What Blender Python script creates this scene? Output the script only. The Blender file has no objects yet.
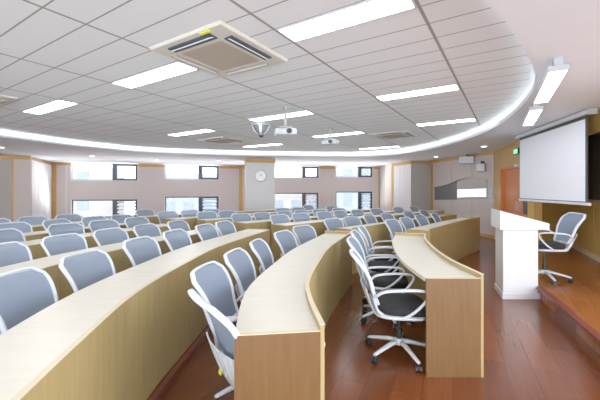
import bpy, bmesh, math, random
from mathutils import Vector, Matrix
random.seed(4)
col = bpy.context.scene.collection
H = 1.46                      # camera height
Z_LOW, Z_TILE = 2.63, 2.81    # plaster soffit and raised tile field
PI = math.pi

# ------------------------------------------------------------------ materials
def nt(name):
    m = bpy.data.materials.new(name); m.use_nodes = True
    n = m.node_tree; b = n.nodes['Principled BSDF']
    return m, n, b
def L(n, a, b): n.links.new(a, b)
def setc(b, c, rough=.5, metal=0.0, spec=.5):
    b.inputs['Base Color'].default_value = (*c, 1); b.inputs['Roughness'].default_value = rough
    b.inputs['Metallic'].default_value = metal; b.inputs['Specular IOR Level'].default_value = spec
def plain(name, c, rough=.5, metal=0.0, spec=.5, noise=0.04, scale=30):
    m, n, b = nt(name); setc(b, c, rough, metal, spec)
    t = n.nodes.new('ShaderNodeTexNoise'); t.inputs['Scale'].default_value = scale
    g = n.nodes.new('ShaderNodeTexCoord'); L(n, g.outputs['Object'], t.inputs['Vector'])
    r = n.nodes.new('ShaderNodeMapRange'); r.inputs['To Min'].default_value = 1-noise; r.inputs['To Max'].default_value = 1+noise
    L(n, t.outputs['Fac'], r.inputs['Value'])
    x = n.nodes.new('ShaderNodeMix'); x.data_type = 'RGBA'; x.blend_type = 'MULTIPLY'; x.inputs['Factor'].default_value = 1
    x.inputs['A'].default_value = (*c, 1); L(n, r.outputs['Result'], x.inputs['B']); L(n, x.outputs['Result'], b.inputs['Base Color'])
    return m
def emit(name, c, s):
    m, n, b = nt(name); setc(b, (.9, .9, .9)); b.inputs['Emission Color'].default_value = (*c, 1); b.inputs['Emission Strength'].default_value = s
    return m
def wood(name, c1, c2, rough=.4, axis='Z', scale=14, stretch=12):
    m, n, b = nt(name); setc(b, c1, rough)
    g = n.nodes.new('ShaderNodeTexCoord'); mp = n.nodes.new('ShaderNodeMapping')
    sc = [scale]*3; sc['XYZ'.index(axis)] = scale/stretch
    mp.inputs['Scale'].default_value = sc
    t = n.nodes.new('ShaderNodeTexNoise'); t.inputs['Scale'].default_value = 2.2; t.inputs['Detail'].default_value = 6; t.inputs['Distortion'].default_value = .6
    cr_ = n.nodes.new('ShaderNodeValToRGB'); cr_.color_ramp.elements[0].position = .3; cr_.color_ramp.elements[1].position = .7
    cr_.color_ramp.elements[0].color = (*c1, 1); cr_.color_ramp.elements[1].color = (*c2, 1)
    L(n, g.outputs['Object'], mp.inputs['Vector']); L(n, mp.outputs['Vector'], t.inputs['Vector']); L(n, t.outputs['Fac'], cr_.inputs['Fac']); L(n, cr_.outputs['Color'], b.inputs['Base Color'])
    return m
def planks(name, ang, c1, c2, gap, rough=.22, w=.2, l=1.25):
    m, n, b = nt(name); setc(b, c1, rough, spec=.42)
    g = n.nodes.new('ShaderNodeTexCoord'); mp = n.nodes.new('ShaderNodeMapping'); mp.inputs['Rotation'].default_value = (0, 0, -ang)
    L(n, g.outputs['Object'], mp.inputs['Vector'])
    br = n.nodes.new('ShaderNodeTexBrick'); br.offset = .37
    br.inputs['Scale'].default_value = 1; br.inputs['Brick Width'].default_value = l; br.inputs['Row Height'].default_value = w
    br.inputs['Mortar Size'].default_value = .0022; br.inputs['Mortar Smooth'].default_value = .3; br.inputs['Bias'].default_value = 0
    br.inputs['Color1'].default_value = (*c1, 1); br.inputs['Color2'].default_value = (*c2, 1); br.inputs['Mortar'].default_value = (*gap, 1)
    L(n, mp.outputs['Vector'], br.inputs['Vector'])
    m2 = n.nodes.new('ShaderNodeMapping'); m2.inputs['Scale'].default_value = (1.5, 22, 1); L(n, mp.outputs['Vector'], m2.inputs['Vector'])
    t = n.nodes.new('ShaderNodeTexNoise'); t.inputs['Scale'].default_value = 2; t.inputs['Detail'].default_value = 8; L(n, m2.outputs['Vector'], t.inputs['Vector'])
    r = n.nodes.new('ShaderNodeMapRange'); r.inputs['To Min'].default_value = .72; r.inputs['To Max'].default_value = 1.28; L(n, t.outputs['Fac'], r.inputs['Value'])
    x = n.nodes.new('ShaderNodeMix'); x.data_type = 'RGBA'; x.blend_type = 'MULTIPLY'; x.inputs['Factor'].default_value = 1
    L(n, br.outputs['Color'], x.inputs['A']); L(n, r.outputs['Result'], x.inputs['B']); L(n, x.outputs['Result'], b.inputs['Base Color'])
    bp = n.nodes.new('ShaderNodeBump'); bp.inputs['Strength'].default_value = .25; bp.inputs['Distance'].default_value = .002
    L(n, br.outputs['Fac'], bp.inputs['Height']); bp.invert = True; L(n, bp.outputs['Normal'], b.inputs['Normal'])
    return m
def mesh_fabric(name, c, alpha):
    m, n, b = nt(name); setc(b, c, .75, spec=.25)
    g = n.nodes.new('ShaderNodeTexCoord'); ck = n.nodes.new('ShaderNodeTexChecker'); ck.inputs['Scale'].default_value = 260
    L(n, g.outputs['Object'], ck.inputs['Vector'])
    r = n.nodes.new('ShaderNodeMapRange'); r.inputs['To Min'].default_value = alpha-.12; r.inputs['To Max'].default_value = min(1, alpha+.12)
    L(n, ck.outputs['Fac'], r.inputs['Value']); L(n, r.outputs['Result'], b.inputs['Alpha'])
    return m
M = dict(
    floor=planks('red_laminate', math.radians(90-24.5), (.165, .045, .012), (.12, .031, .008), (.10, .03, .015)),
    stage=planks('stage_laminate', math.radians(60), (.31, .105, .028), (.25, .08, .02), (.15, .05, .02)),
    nosing=plain('dark_red_nosing', (.16, .035, .02), .3),
    beech=wood('beech_veneer', (.42, .315, .13), (.36, .26, .10), .42),
    beech_shaded=wood('shaded_end_veneer', (.165, .080, .022), (.13, .060, .016), .42, scale=20, stretch=16),  # beech darkened for the near end panels, shade put into the colour
    top=wood('cream_worktop', (.72, .70, .60), (.67, .645, .54), .32, 'X', 8, 6),
    edge=plain('edge_banding', (.66, .58, .40), .4),
    wallfab=plain('taupe_wallcovering', (.64, .57, .54), .85, spec=.2, noise=.07, scale=60),
    wallshaded=plain('shaded_wallcovering', (.46, .43, .40), .85, spec=.2, noise=.07, scale=60),  # darker copy of the wallcovering, shade painted into the colour
    colfab=plain('pale_grey_wallcovering', (.74, .75, .76), .8, spec=.2, noise=.05, scale=60),
    white_lit=plain('white_and_windowlit_finish', (.80, .79, .80), .7, spec=.2, noise=.03),  # white window parts; also pier sides whitened to imitate window light
    oak=wood('oak_trim', (.62, .36, .10), (.55, .30, .08), .4, 'X', 8, 6),
    oakpanel=wood('oak_wall_panel', (.62, .40, .12), (.54, .33, .09), .35, 'Z', 7, 10),
    orange=wood('orange_door_wood', (.72, .22, .04), (.62, .17, .03), .3, 'Z', 8, 10),
    plaster=plain('white_plaster', (.84, .885, .96), .9, spec=.1, noise=.02, scale=6),
    tile=plain('mineral_fibre_tile', (.84, .88, .93), .9, spec=.1, noise=.03, scale=90),
    tbar=plain('ceiling_grid_bar', (.33, .33, .32), .6),
    white=plain('white_plastic', (.66, .72, .80), .32),
    white_paint=plain('white_lacquer', (.66, .69, .74), .3),
    mesh=mesh_fabric('grey_blue_mesh', (.22, .29, .40), .85),
    black=plain('black_fabric', (.009, .010, .013), .8),
    blackp=plain('black_plastic', (.02, .02, .022), .35),
    dark=plain('dark_metal_frame', (.045, .06, .09), .4),
    silver=plain('silver_metal', (.55, .57, .6), .3, .8),
    steel=plain('grey_paint', (.42, .46, .50), .45),
    steeldark=plain('dark_grey_plastic', (.16, .18, .20), .4),
    cream=plain('cream_plastic', (.68, .67, .61), .45),
    grille=plain('taupe_grille', (.43, .38, .31), .6, noise=.1, scale=200),
    screen=plain('matte_screen_fabric', (.84, .88, .96), .9, spec=.1, noise=.01),
    panel=emit('led_panel', (1, 1, 1), 9), tube=emit('led_tube', (.93, .97, 1), 8), cove=emit('cove_strip', (1, .99, .93), 4),
    spot=emit('downlight_lens', (1, .95, .9), 4), green=emit('exit_green', (.02, .75, .35), 1.0),
    lens=emit('clock_face', (.75, .9, .95), .15),
    facade=plain('pale_facade', (.26, .25, .24), .8), facade2=plain('blue_grey_facade', (.17, .20, .23), .8), wglass=plain('facade_glass', (.10, .14, .18), .15),
    yellow=plain('yellow_sticker', (.75, .80, .05), .5), board=plain('blackboard_slate', (.03, .033, .036), .5),
    mural=plain('grey_gloss_panel', (.46, .44, .41), .25), muraldark=plain('dark_gloss_panel', (.17, .17, .165), .2), mural_line=plain('dark_wave_trim', (.16, .13, .11), .5),
)
gm, gn, gb = nt('window_glass'); setc(gb, (1, 1, 1), .02); gb.inputs['Alpha'].default_value = .08
M['glass'] = gm
sm_, sn_, sb_ = nt('painted_window_reflection'); setc(sb_, (.7, .78, .85), .1)  # glowing noise that paints the windows' reflection on the wall panel
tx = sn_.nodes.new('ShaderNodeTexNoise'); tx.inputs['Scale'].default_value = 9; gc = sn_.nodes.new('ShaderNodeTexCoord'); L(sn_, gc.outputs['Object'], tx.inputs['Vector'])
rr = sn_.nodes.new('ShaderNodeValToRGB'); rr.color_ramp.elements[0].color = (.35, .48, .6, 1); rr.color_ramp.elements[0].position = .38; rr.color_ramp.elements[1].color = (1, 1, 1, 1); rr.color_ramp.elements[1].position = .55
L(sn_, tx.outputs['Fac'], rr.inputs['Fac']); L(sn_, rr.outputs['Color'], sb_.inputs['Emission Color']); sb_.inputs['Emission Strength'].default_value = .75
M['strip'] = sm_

# ------------------------------------------------------------------ mesh helpers
def obj(name, bm, mat, parent=None, smooth=False, bevel=0):
    bmesh.ops.recalc_face_normals(bm, faces=bm.faces)
    me = bpy.data.meshes.new(name); bm.to_mesh(me); bm.free()
    for m in (mat if isinstance(mat, (list, tuple)) else [mat]): me.materials.append(m)
    if smooth:
        for p in me.polygons: p.use_smooth = True
    o = bpy.data.objects.new(name, me); col.objects.link(o)
    if parent: o.parent = parent
    if bevel:
        b = o.modifiers.new('bevel', 'BEVEL'); b.width = bevel; b.segments = 2; b.limit_method = 'ANGLE'
    return o
def thing(name, label, cat, loc=(0, 0, 0), rz=0, group=None):
    o = bpy.data.objects.new(name, None); col.objects.link(o); o.location = loc; o.rotation_euler = (0, 0, rz)
    o.empty_display_size = .1
    o['label'] = label; o['category'] = cat
    if group: o['group'] = group
    return o
def tag(o, label, cat, group=None):
    o['label'] = label; o['category'] = cat
    if group: o['group'] = group
    return o
def struct(o): o['kind'] = 'structure'; return o
def box(bm, c, s, rot=None, mi=0):
    r = bmesh.ops.create_cube(bm, size=1); vs = r['verts']
    bmesh.ops.scale(bm, vec=s, verts=vs)
    if rot is not None: bmesh.ops.rotate(bm, cent=(0, 0, 0), matrix=rot, verts=vs)
    bmesh.ops.translate(bm, vec=c, verts=vs)
    if mi:
        for f in {f for v in vs for f in v.link_faces}: f.material_index = mi
    return vs
def cyl(bm, c, r, h, axis='Z', r2=None, seg=20):
    q = bmesh.ops.create_cone(bm, cap_ends=True, segments=seg, radius1=r, radius2=r if r2 is None else r2, depth=h); vs = q['verts']
    if axis == 'X': bmesh.ops.rotate(bm, cent=(0, 0, 0), matrix=Matrix.Rotation(PI/2, 3, 'Y'), verts=vs)
    if axis == 'Y': bmesh.ops.rotate(bm, cent=(0, 0, 0), matrix=Matrix.Rotation(PI/2, 3, 'X'), verts=vs)
    bmesh.ops.translate(bm, vec=c, verts=vs); return vs
def prism(bm, poly, z0, z1, mi=0):
    a = [bm.verts.new((x, y, z0)) for x, y in poly]; b = [bm.verts.new((x, y, z1)) for x, y in poly]; n = len(poly)
    fs = [bm.faces.new(a), bm.faces.new(b[::-1])] + [bm.faces.new((a[i], a[(i+1) % n], b[(i+1) % n], b[i])) for i in range(n)]
    for f in fs: f.material_index = mi
def lathe(bm, prof, seg=24, c=(0, 0, 0)):
    rings = [[bm.verts.new((c[0]+r*math.cos(2*PI*k/seg), c[1]+r*math.sin(2*PI*k/seg), c[2]+z)) for k in range(seg)] for r, z in prof]
    for a, b in zip(rings, rings[1:]):
        for k in range(seg): bm.faces.new((a[k], a[(k+1) % seg], b[(k+1) % seg], b[k]))
    bm.faces.new(rings[0][::-1]); bm.faces.new(rings[-1])
def spl(P, n=8, closed=False):
    P = [Vector(p) for p in P]; N = len(P); out = []
    g = (lambda i: P[i % N]) if closed else (lambda i: P[i] if 0 <= i < N else (2*P[0]-P[1] if i < 0 else 2*P[-1]-P[-2]))
    for i in range(N if closed else N-1):
        a, b, c, d = g(i-1), g(i), g(i+1), g(i+2)
        for k in range(n):
            t = k/n; out.append(.5*(2*b+(c-a)*t+(2*a-5*b+4*c-d)*t*t+(3*b-a-3*c+d)*t**3))
    if not closed: out.append(P[-1].copy())
    return out
def sweep(bm, pts, w, h, up=Vector((1, 0, 0)), closed=False, seg=8):
    """rounded tube along pts; w = size along `up`-side, h = the other cross size; w,h numbers or lists"""
    n = len(pts); rings = []
    for i, p in enumerate(pts):
        a = pts[i-1] if (closed or i > 0) else p; b = pts[(i+1) % n] if (closed or i < n-1) else p
        t = (b-a).normalized(); u = (up-t*up.dot(t))
        u = u.normalized() if u.length > 1e-4 else t.orthogonal().normalized()
        v = t.cross(u); ww = w[i] if isinstance(w, list) else w; hh = h[i] if isinstance(h, list) else h
        ring = []
        for k in range(seg):
            an = 2*PI*(k+.5)/seg; cx, cy = math.cos(an), math.sin(an)
            cx = math.copysign(abs(cx)**.7, cx); cy = math.copysign(abs(cy)**.7, cy)
            ring.append(bm.verts.new(p+u*cx*ww/2+v*cy*hh/2))
        rings.append(ring)
    for i in range(n if closed else n-1):
        a, b = rings[i], rings[(i+1) % n]
        for k in range(seg): bm.faces.new((a[k], a[(k+1) % seg], b[(k+1) % seg], b[k]))
    if not closed: bm.faces.new(rings[0][::-1]); bm.faces.new(rings[-1])

def cr(P, n=14):
    return [(v.x, v.y) for v in spl([(x, y, 0) for x, y in P], n)]
def arc(Q):
    d = [0]
    for a, b in zip(Q, Q[1:]): d.append(d[-1]+math.dist(a, b))
    return d
def at(Q, d, s, off=0):
    """point at arc length s, pushed `off` to the left of travel (the sitting side); and the heading"""
    i = 0
    while i < len(d)-2 and d[i+1] < s: i += 1
    t = (s-d[i])/(d[i+1]-d[i]); x = Q[i][0]+(Q[i+1][0]-Q[i][0])*t; y = Q[i][1]+(Q[i+1][1]-Q[i][1])*t
    a = Q[max(0, i-1)]; b = Q[min(len(Q)-1, i+2)]
    tx, ty = b[0]-a[0], b[1]-a[1]; l = math.hypot(tx, ty); tx /= l; ty /= l
    return x-ty*off, y+tx*off, math.atan2(ty, tx)
def resample(Q, s0=0, s1=None, step=.12):
    d = arc(Q); s1 = d[-1] if s1 is None else s1; n = max(2, int((s1-s0)/step)+1)
    return [at(Q, d, s0+(s1-s0)*k/n) for k in range(n+1)]
def ribbon(bm, S, o0, o1, z0, z1):
    """solid strip following samples S between sideways offsets o0..o1 and heights z0..z1"""
    rings = []
    for x, y, a in S:
        nx, ny = -math.sin(a), math.cos(a)
        rings.append([bm.verts.new((x+nx*o, y+ny*o, z)) for o, z in ((o0, z0), (o1, z0), (o1, z1), (o0, z1))])
    for a, b in zip(rings, rings[1:]):
        for k in range(4): bm.faces.new((a[k], a[(k+1) % 4], b[(k+1) % 4], b[k]))
    bm.faces.new(rings[0][::-1]); bm.faces.new(rings[-1])

# ------------------------------------------------------------------ rows: front edge line, chair hub offset, base height, chair places along the row
ROWS = [
 ('front', 'near', [(1.43, 2.6), (1.44, 3.2), (1.54, 3.83), (1.70, 4.5), (1.88, 5.0)], .55, 0, .44, [.36, 1.08, 1.72, 2.30]),
 ('front', 'far', [(2.2, 5.65), (2.93, 6.53), (3.63, 7.35), (4.38, 8.13)], .40, 0, .40, [.16, .82, 1.62, 2.50]),
 ('second', 'near', [(.12, 1.63), (.07, 2.05), (.07, 2.45), (.19, 3.15), (.36, 3.9), (.82, 5.25)], .37, 0, .43, [.26, .74, 1.30, 1.94, 2.64, 3.30]),
 ('second', 'far', [(.92, 5.8), (1.73, 6.6), (2.9, 7.75), (4.2, 8.95)], .36, 0, .40, [.30, .89, 1.61, 2.30, 3.32, 4.15]),
 ('third', 'near', [(-.78, .6), (-.93, 1.4), (-1.03, 2.14), (-1.0, 3.0), (-.9, 3.9), (-.49, 5.4)], .35, .05, .38, [.86, 1.50, 2.06, 2.83, 3.47, 4.14, 4.68]),
 ('third', 'far', [(-.27, 6.0), (.56, 6.85), (2.3, 8.4), (4.45, 10.3)], .35, .05, .38, [.50, 1.08, 1.81, 2.4, 3.03, 3.85, 4.92, 5.84]),
 ('fourth', 'near', [(-2.05, 1.5), (-2.12, 2.3), (-2.08, 3.0), (-1.93, 3.7), (-1.65, 4.5), (-1.2, 5.6)], .35, .05, .38, [1.50, 2.08, 2.66, 3.25, 3.88]),
 ('fourth', 'far', [(-1.06, 6.4), (-.3, 7.15), (1.3, 8.6), (3.3, 10.3)], .35, .05, .38, [.40, .97, 1.65, 2.19, 2.78, 3.53]),
 ('fifth', 'near', [(-3.1, 2.2), (-3.15, 3.0), (-3.12, 3.9), (-2.85, 4.8), (-2.25, 6.2)], .35, .05, .38, [1.92, 2.57, 3.17, 3.83]),
 ('fifth', 'far', [(-1.98, 7.0), (-1.2, 7.75), (.4, 9.2), (2.3, 10.8)], .35, .05, .38, [.38, .94, 2.65, 3.24, 4.62]),
 ('sixth', 'near', [(-4.1, 3.0), (-4.1, 3.8), (-3.85, 4.7), (-3.5, 5.6), (-3.0, 6.6)], .35, .05, .38, [1.97, 2.62, 3.2, 3.76]),
 ('sixth', 'far', [(-2.8, 7.25), (-2.0, 8.1), (-.6, 9.4), (1.1, 10.9)], .35, .05, .38, [.26, .83, 1.40, 4.9]),
 ('seventh', 'near', [(-5.1, 4.2), (-4.95, 5.0), (-4.6, 5.9), (-4.0, 7.1)], .35, .05, .38, [1.45, 2.0, 2.62]),
 ('seventh', 'far', [(-3.7, 7.9), (-3.0, 8.7), (-1.5, 10.1), (.3, 11.6)], .35, .05, .38, [.4]),
]
DH = .765   # worktop height above its own floor
def make_desk(row, part, P, base, depth):
    S = cr(P); d = arc(S); Ln = d[-1]; ridge = .04 if base == 0 else .004
    t = thing('curved_desk', {'front': 'curved beech bench desk', 'second': 'curved beech bench desk'}.get(row, 'curved beech bench desk'), 'desk', (S[0][0], S[0][1], base), 0, 'curved lecture desks')
    t['label'] = {
      ('front', 'near'): 'short curved beech desk in front row, shade-darkened end panel beside the open floor',
      ('front', 'far'): 'curved beech desk of the front row beyond the cross aisle, behind the white lectern',
      ('second', 'near'): 'curved beech desk with cream top in second row, end panel facing viewer in bottom centre',
      ('third', 'near'): 'long curved beech desk with wide cream top sweeping up from the bottom left corner',
    }.get((row, part), 'curved beech desk, %s row from the stage, section %s the cross aisle' % (row, 'before' if part == 'near' else 'beyond'))
    off = Vector((-S[0][0], -S[0][1], 0))
    def add(name, bm, mat, **k):
        bmesh.ops.translate(bm, vec=off, verts=bm.verts); return obj(name, bm, mat, t, **k)
    # front panels with open seams
    n = max(1, round(Ln/1.35))
    for i in range(n):
        bm = bmesh.new(); ribbon(bm, resample(S, Ln*i/n+.002, Ln*(i+1)/n-.002), 0, .02, .0, DH+ridge-.004); add('front_panel', bm, M['beech'])
    bm = bmesh.new(); ribbon(bm, resample(S), -.003, .023, DH+ridge-.004, DH+ridge); add('edge_band', bm, M['edge'])
    bm = bmesh.new(); ribbon(bm, resample(S, .02, Ln-.02), .021, depth, DH-.027, DH if ridge > .01 else DH+.003); add('worktop', bm, M['top'])
    bm = bmesh.new(); ribbon(bm, resample(S, .05, Ln-.05), depth-.012, depth+.002, DH-.03, DH-.001 if ridge > .01 else DH+.002); add('front_edge', bm, M['edge'])
    for k, (s0, s1) in enumerate(((0, .022), (Ln-.022, Ln))):
        bm = bmesh.new(); ribbon(bm, resample(S, s0, s1), .0205, depth+.004, .0, DH+(ridge if k == 1 and base == 0 else .006)); add('end_panel', bm, M['beech'] if part == 'far' or k == 1 else M['beech_shaded'])
        bm = bmesh.new(); zt = DH+(ridge if k == 1 and base == 0 else .006); ribbon(bm, resample(S, s0-.002, s1+.002), .0205, depth+.006, zt, zt+.003); add('end_panel_edge', bm, M['edge'])
    for s in [Ln*(i+1)/n for i in range(n-1)]:
        bm = bmesh.new(); ribbon(bm, resample(S, s-.01, s+.01), .0205, depth-.05, .0, DH-.028); add('divider_panel', bm, M['beech'])
    return t

# ------------------------------------------------------------------ chair
def make_chair():
    t = thing('office_chair', 'x', 'chair')
    # back outline: side profile (y,z) by t 0..1
    prof = spl([(0, -.205, .50), (0, -.245, .60), (0, -.272, .70), (0, -.322, .80), (0, -.392, .885)], 6)
    def pf(u):
        x = u*(len(prof)-1); i = min(int(x), len(prof)-2); return prof[i].lerp(prof[i+1], x-i)
    def half(u): return .18+.062*min(1, u*1.3)**.9 - (.016*((u-.85)/.15)**2 if u > .85 else 0)
    bm = bmesh.new(); nu, nx = 12, 10; g = []
    for i in range(nu+1):
        u = .02+.96*i/nu; p = pf(u); w = half(u)
        g.append([bm.verts.new((w*(2*j/nx-1), p.y-.03*(1-(2*j/nx-1)**2), p.z+.010*(1-(2*j/nx-1)**2)*(u**2))) for j in range(nx+1)])
    for i in range(nu):
        for j in range(nx): bm.faces.new((g[i][j], g[i][j+1], g[i+1][j+1], g[i+1][j]))
    obj('backrest_mesh', bm, M['mesh'], t, smooth=True)
    path = []
    for i in range(0, 13): u = i/13*.97; p = pf(u); path.append(Vector((half(u), p.y, p.z)))
    for j in range(1, 10):
        a = j/10; x = 1-2*a; p = pf(1); path.append(Vector((.218*math.copysign(abs(x)**.8, x), p.y-.03*(1-x*x), p.z+.012*(1-x**4)+.002)))
    for i in range(12, -1, -1): u = i/13*.97; p = pf(u); path.append(Vector((-half(u), p.y, p.z)))
    for j in range(1, 6): x = -1+2*j/6; p = pf(0); path.append(Vector((.18*x, p.y-.03*(1-x*x), p.z-.01)))
    bm = bmesh.new(); sweep(bm, path, .032, .019, up=Vector((0, 1, .3)), closed=True); obj('back_frame', bm, M['white'], t, smooth=True)
    # lumbar shell behind the lower back, with five slots
    def shell(x, v):   # v 0..1 upward
        z = .385+.25*v; y = -.185-.115*v**.7-.035*(1-(x/.2)**2)*.8; return Vector((x, y, z))
    bm = bmesh.new(); nx, nv = 22, 10; V = {}
    for s in (0, 1):
        for i in range(nx+1):
            for j in range(nv+1):
                w = .15+.045*(j/nv); x = w*(2*i/nx-1); p = shell(x, j/nv); p.y -= .009*s; V[s, i, j] = bm.verts.new(p)
    solid = lambda i, j: 0 <= i < nx and 0 <= j < nv and not (4 <= j <= 8 and i in (4, 7, 10, 11, 14, 17))
    for i in range(nx):
        for j in range(nv):
            if not solid(i, j): continue
            for s in (0, 1): bm.faces.new((V[s, i, j], V[s, i+1, j], V[s, i+1, j+1], V[s, i, j+1]))
            for (a, b), (c, d_) in (((i-1, j), ((i, j), (i, j+1))), ((i+1, j), ((i+1, j), (i+1, j+1))), ((i, j-1), ((i, j), (i+1, j))), ((i, j+1), ((i, j+1), (i+1, j+1)))):
                if not solid(a, b): bm.faces.new((V[0, *c], V[0, *d_], V[1, *d_], V[1, *c]))
    obj('lumbar_shell', bm, M['white'], t, smooth=False)
    # seat cushion: superellipse rings
    def pad(name, mat, wx, wy, cy, z0, z1, rnd):
        bm = bmesh.new(); rings = []
        for k, (f, z) in enumerate(((.90, z0), (.98, z0+rnd*.4), (1, (z0+z1)/2), (.985, z1-rnd*.5), (.93, z1-.006), (.6, z1), (.2, z1-.002))):
            ring = []
            for q in range(28):
                a = 2*PI*q/28; cx, sy = math.cos(a), math.sin(a)
                ring.append(bm.verts.new((wx*f*math.copysign(abs(cx)**.55, cx)*(1+.05*sy), cy+wy*f*math.copysign(abs(sy)**.55, sy), z-(.02*max(0, sy)**3 if z > z0+.01 else .01*max(0, sy)**3))))
            rings.append(ring)
        for a, b in zip(rings, rings[1:]):
            for q in range(28): bm.faces.new((a[q], a[(q+1) % 28], b[(q+1) % 28], b[q]))
        bm.faces.new(rings[0][::-1]); bm.faces.new(rings[-1]); return obj(name, bm, mat, t, smooth=True)
    pad('seat', M['black'], .235, .225, .015, .415, .485, .03)
    pad('seat_shell', M['white'], .245, .225, -.01, .385, .422, .02)
    for s in (-1, 1):   # looped arm
        P = [(s*.235, -.235, .575), (s*.262, -.17, .625), (s*.27, -.03, .645), (s*.27, .12, .648), (s*.268, .185, .625), (s*.264, .165, .565), (s*.256, .09, .48), (s*.24, .0, .415), (s*.2, -.08, .395)]
        pts = spl(P, 5); n = len(pts); w = [.030+.018*math.sin(PI*min(1, i/(n*.55))) if i < n*.55 else .030 for i in range(n)]
        bm = bmesh.new(); sweep(bm, pts, w, .02, up=Vector((1, 0, 0))); obj('armrest', bm, M['white'], t, smooth=True)
        bm = bmesh.new(); sweep(bm, spl([(s*.15, -.13, .40), (s*.19, -.2, .44), (s*.2, -.235, .52), (s*.215, -.243, .58)], 5), .032, .02, up=Vector((1, 0, 0))); obj('back_support', bm, M['white'], t, smooth=True)
    bm = bmesh.new(); box(bm, (0, 0, .368), (.17, .22, .035)); cyl(bm, (.14, .03, .375), .007, .20, 'X', seg=8); box(bm, (.235, .03, .372), (.045, .03, .012))
    obj('tilt_mechanism', bm, M['blackp'], t, bevel=.004)
    bm = bmesh.new(); lathe(bm, [(.016, .36), (.016, .24), (.027, .238), (.027, .11), (.02, .09)], 16); obj('gas_lift', bm, M['blackp'], t, smooth=False)
    bm = bmesh.new(); lathe(bm, [(.02, .095), (.046, .10), (.046, .135), (.03, .15)], 20)
    for k in range(5):
        a = 2*PI*k/5+.35; dx, dy = math.cos(a), math.sin(a)
        sweep(bm, [Vector((dx*r, dy*r, z)) for r, z in ((.02, .122), (.10, .118), (.20, .098), (.29, .077), (.305, .072))], [.044, .042, .036, .03, .024], [.034, .034, .028, .022, .016], up=Vector((-dy, dx, 0)))
    obj('star_base', bm, M['white'], t, smooth=True)
    for k in range(5):
        a = 2*PI*k/5+.35; dx, dy = math.cos(a)*.295, math.sin(a)*.295; b = a+1.1+k
        ux, uy = math.cos(b), math.sin(b)
        bm = bmesh.new()
        for s in (-1, 1):
            vs = cyl(bm, (0, 0, 0), .027, .018, 'X', seg=16); bmesh.ops.translate(bm, vec=(s*.015, 0, 0), verts=vs)
            bmesh.ops.rotate(bm, cent=(0, 0, 0), matrix=Matrix.Rotation(b, 3, 'Z'), verts=vs); bmesh.ops.translate(bm, vec=(dx, dy, .027), verts=vs)
        cyl(bm, (dx, dy, .055), .008, .04, seg=10)
        vs = box(bm, (0, 0, 0), (.016, .04, .03), Matrix.Rotation(b, 3, 'Z')); bmesh.ops.translate(bm, vec=(dx, dy, .043), verts=vs)
        obj('caster', bm, M['blackp'], t)
    return t
def copy_tree(o, parent=None):
    kids = list(o.children); c = o.copy(); col.objects.link(c); c.parent = parent
    for k in kids: copy_tree(k, c)
    return c

ORD = ['first', 'second', 'third', 'fourth', 'fifth', 'sixth', 'seventh', 'eighth']
proto = make_chair(); used = False
tierA = [r for r in ROWS if r[0] == 'third']
for row, part, P, hub, base, depth, SS in ROWS:
    make_desk(row, part, P, base, depth)
    Q = cr(P); d = arc(Q)
    for i, s in enumerate(SS):
        x, y, a = at(Q, d, s, hub)
        c = copy_tree(proto) if used else proto; used = True
        c.location = (x, y, base+random.uniform(-.0, .0)); c.rotation_euler = (0, 0, a-PI+random.uniform(-.12, .12))
        if (row, part, i) == ('second', 'near', 5): c.rotation_euler = (0, 0, a-PI-.35)
        if (row, part, i) == ('second', 'near', 0): c.location = (-.18, 1.95, 0); c.rotation_euler = (0, 0, math.radians(-56))
        if (row, part, i) == ('second', 'near', 0):
            c['x'] = 0; del c['x']
            bm = bmesh.new(); box(bm, (-.085, -.2625, .45), (.035, .004, .045), Matrix.Rotation(-.25, 3, 'X')); st = obj('sticker', bm, M['yellow'], c); st['label'] = 'yellow sticker on the lumbar shell'
        rowname = {'front': 'front row', 'second': 'second row'}.get(row, row+' row')
        where = 'before the aisle' if part == 'near' else 'beyond the aisle'
        c['label'] = 'grey mesh chair, %s from %s, %s desk %s' % (ORD[i], 'the near end' if part == 'near' else 'the aisle end', rowname, where)
        c['group'] = 'mesh chairs behind the curved desks'

# chair on the stage
c = copy_tree(proto); c.location = (3.50, 4.78, .17); c.rotation_euler = (0, 0, PI/2-.22)
for k in c.children:
    if not (k.name.startswith('star') or k.name.startswith('caster') or k.name.startswith('gas')): k.location.z += .06
    else: k.rotation_euler.z = .25
c['label'] = 'white framed grey mesh chair on the stage, facing the white lectern'

# ------------------------------------------------------------------ floor, tier, stage
bm = bmesh.new(); prism(bm, [(-13, -3), (9, -3), (9, 16.7), (-2.3, 16.7), (-10.5, 14.12), (-13, 13.35)], -.1, 0); struct(obj('floor', bm, M['floor']))
def offs(P, o):
    Q = cr(P); d = arc(Q); return [at(Q, d, s, o)[:2] for s in [d[-1]*k/24 for k in range(25)]]
edge = [(-.66, -.8), (-.68, 0)] + offs(tierA[0][2], -.05)[1:] + offs(tierA[1][2], -.05) + [(4.9, 10.75)]
t = thing('tier_platform', 'low red wooden tier with dark nosing under the third and further desk rows', 'platform')
poly = edge + [(4.9, 13.2), (4.3, 13.2), (3.9, 15.2), (3.8, 16.3), (-.6, 16.2), (-.6, 12.2), (-2.2, 12.2), (-3.0, 15.9), (-9.9, 13.8), (-9.0, 11.4), (-12.4, 9.9), (-12.4, -.8)]
bm = bmesh.new(); prism(bm, poly, .0, .048); obj('tier_top', bm, M['floor'], t)
S = resample(edge, step=.15); bm = bmesh.new(); ribbon(bm, S, -.012, .03, .030, .050); obj('nosing', bm, M['nosing'], t)
bm = bmesh.new(); ribbon(bm, S, -.004, .0, .0, .030); obj('riser', bm, M['nosing'], t)

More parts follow.
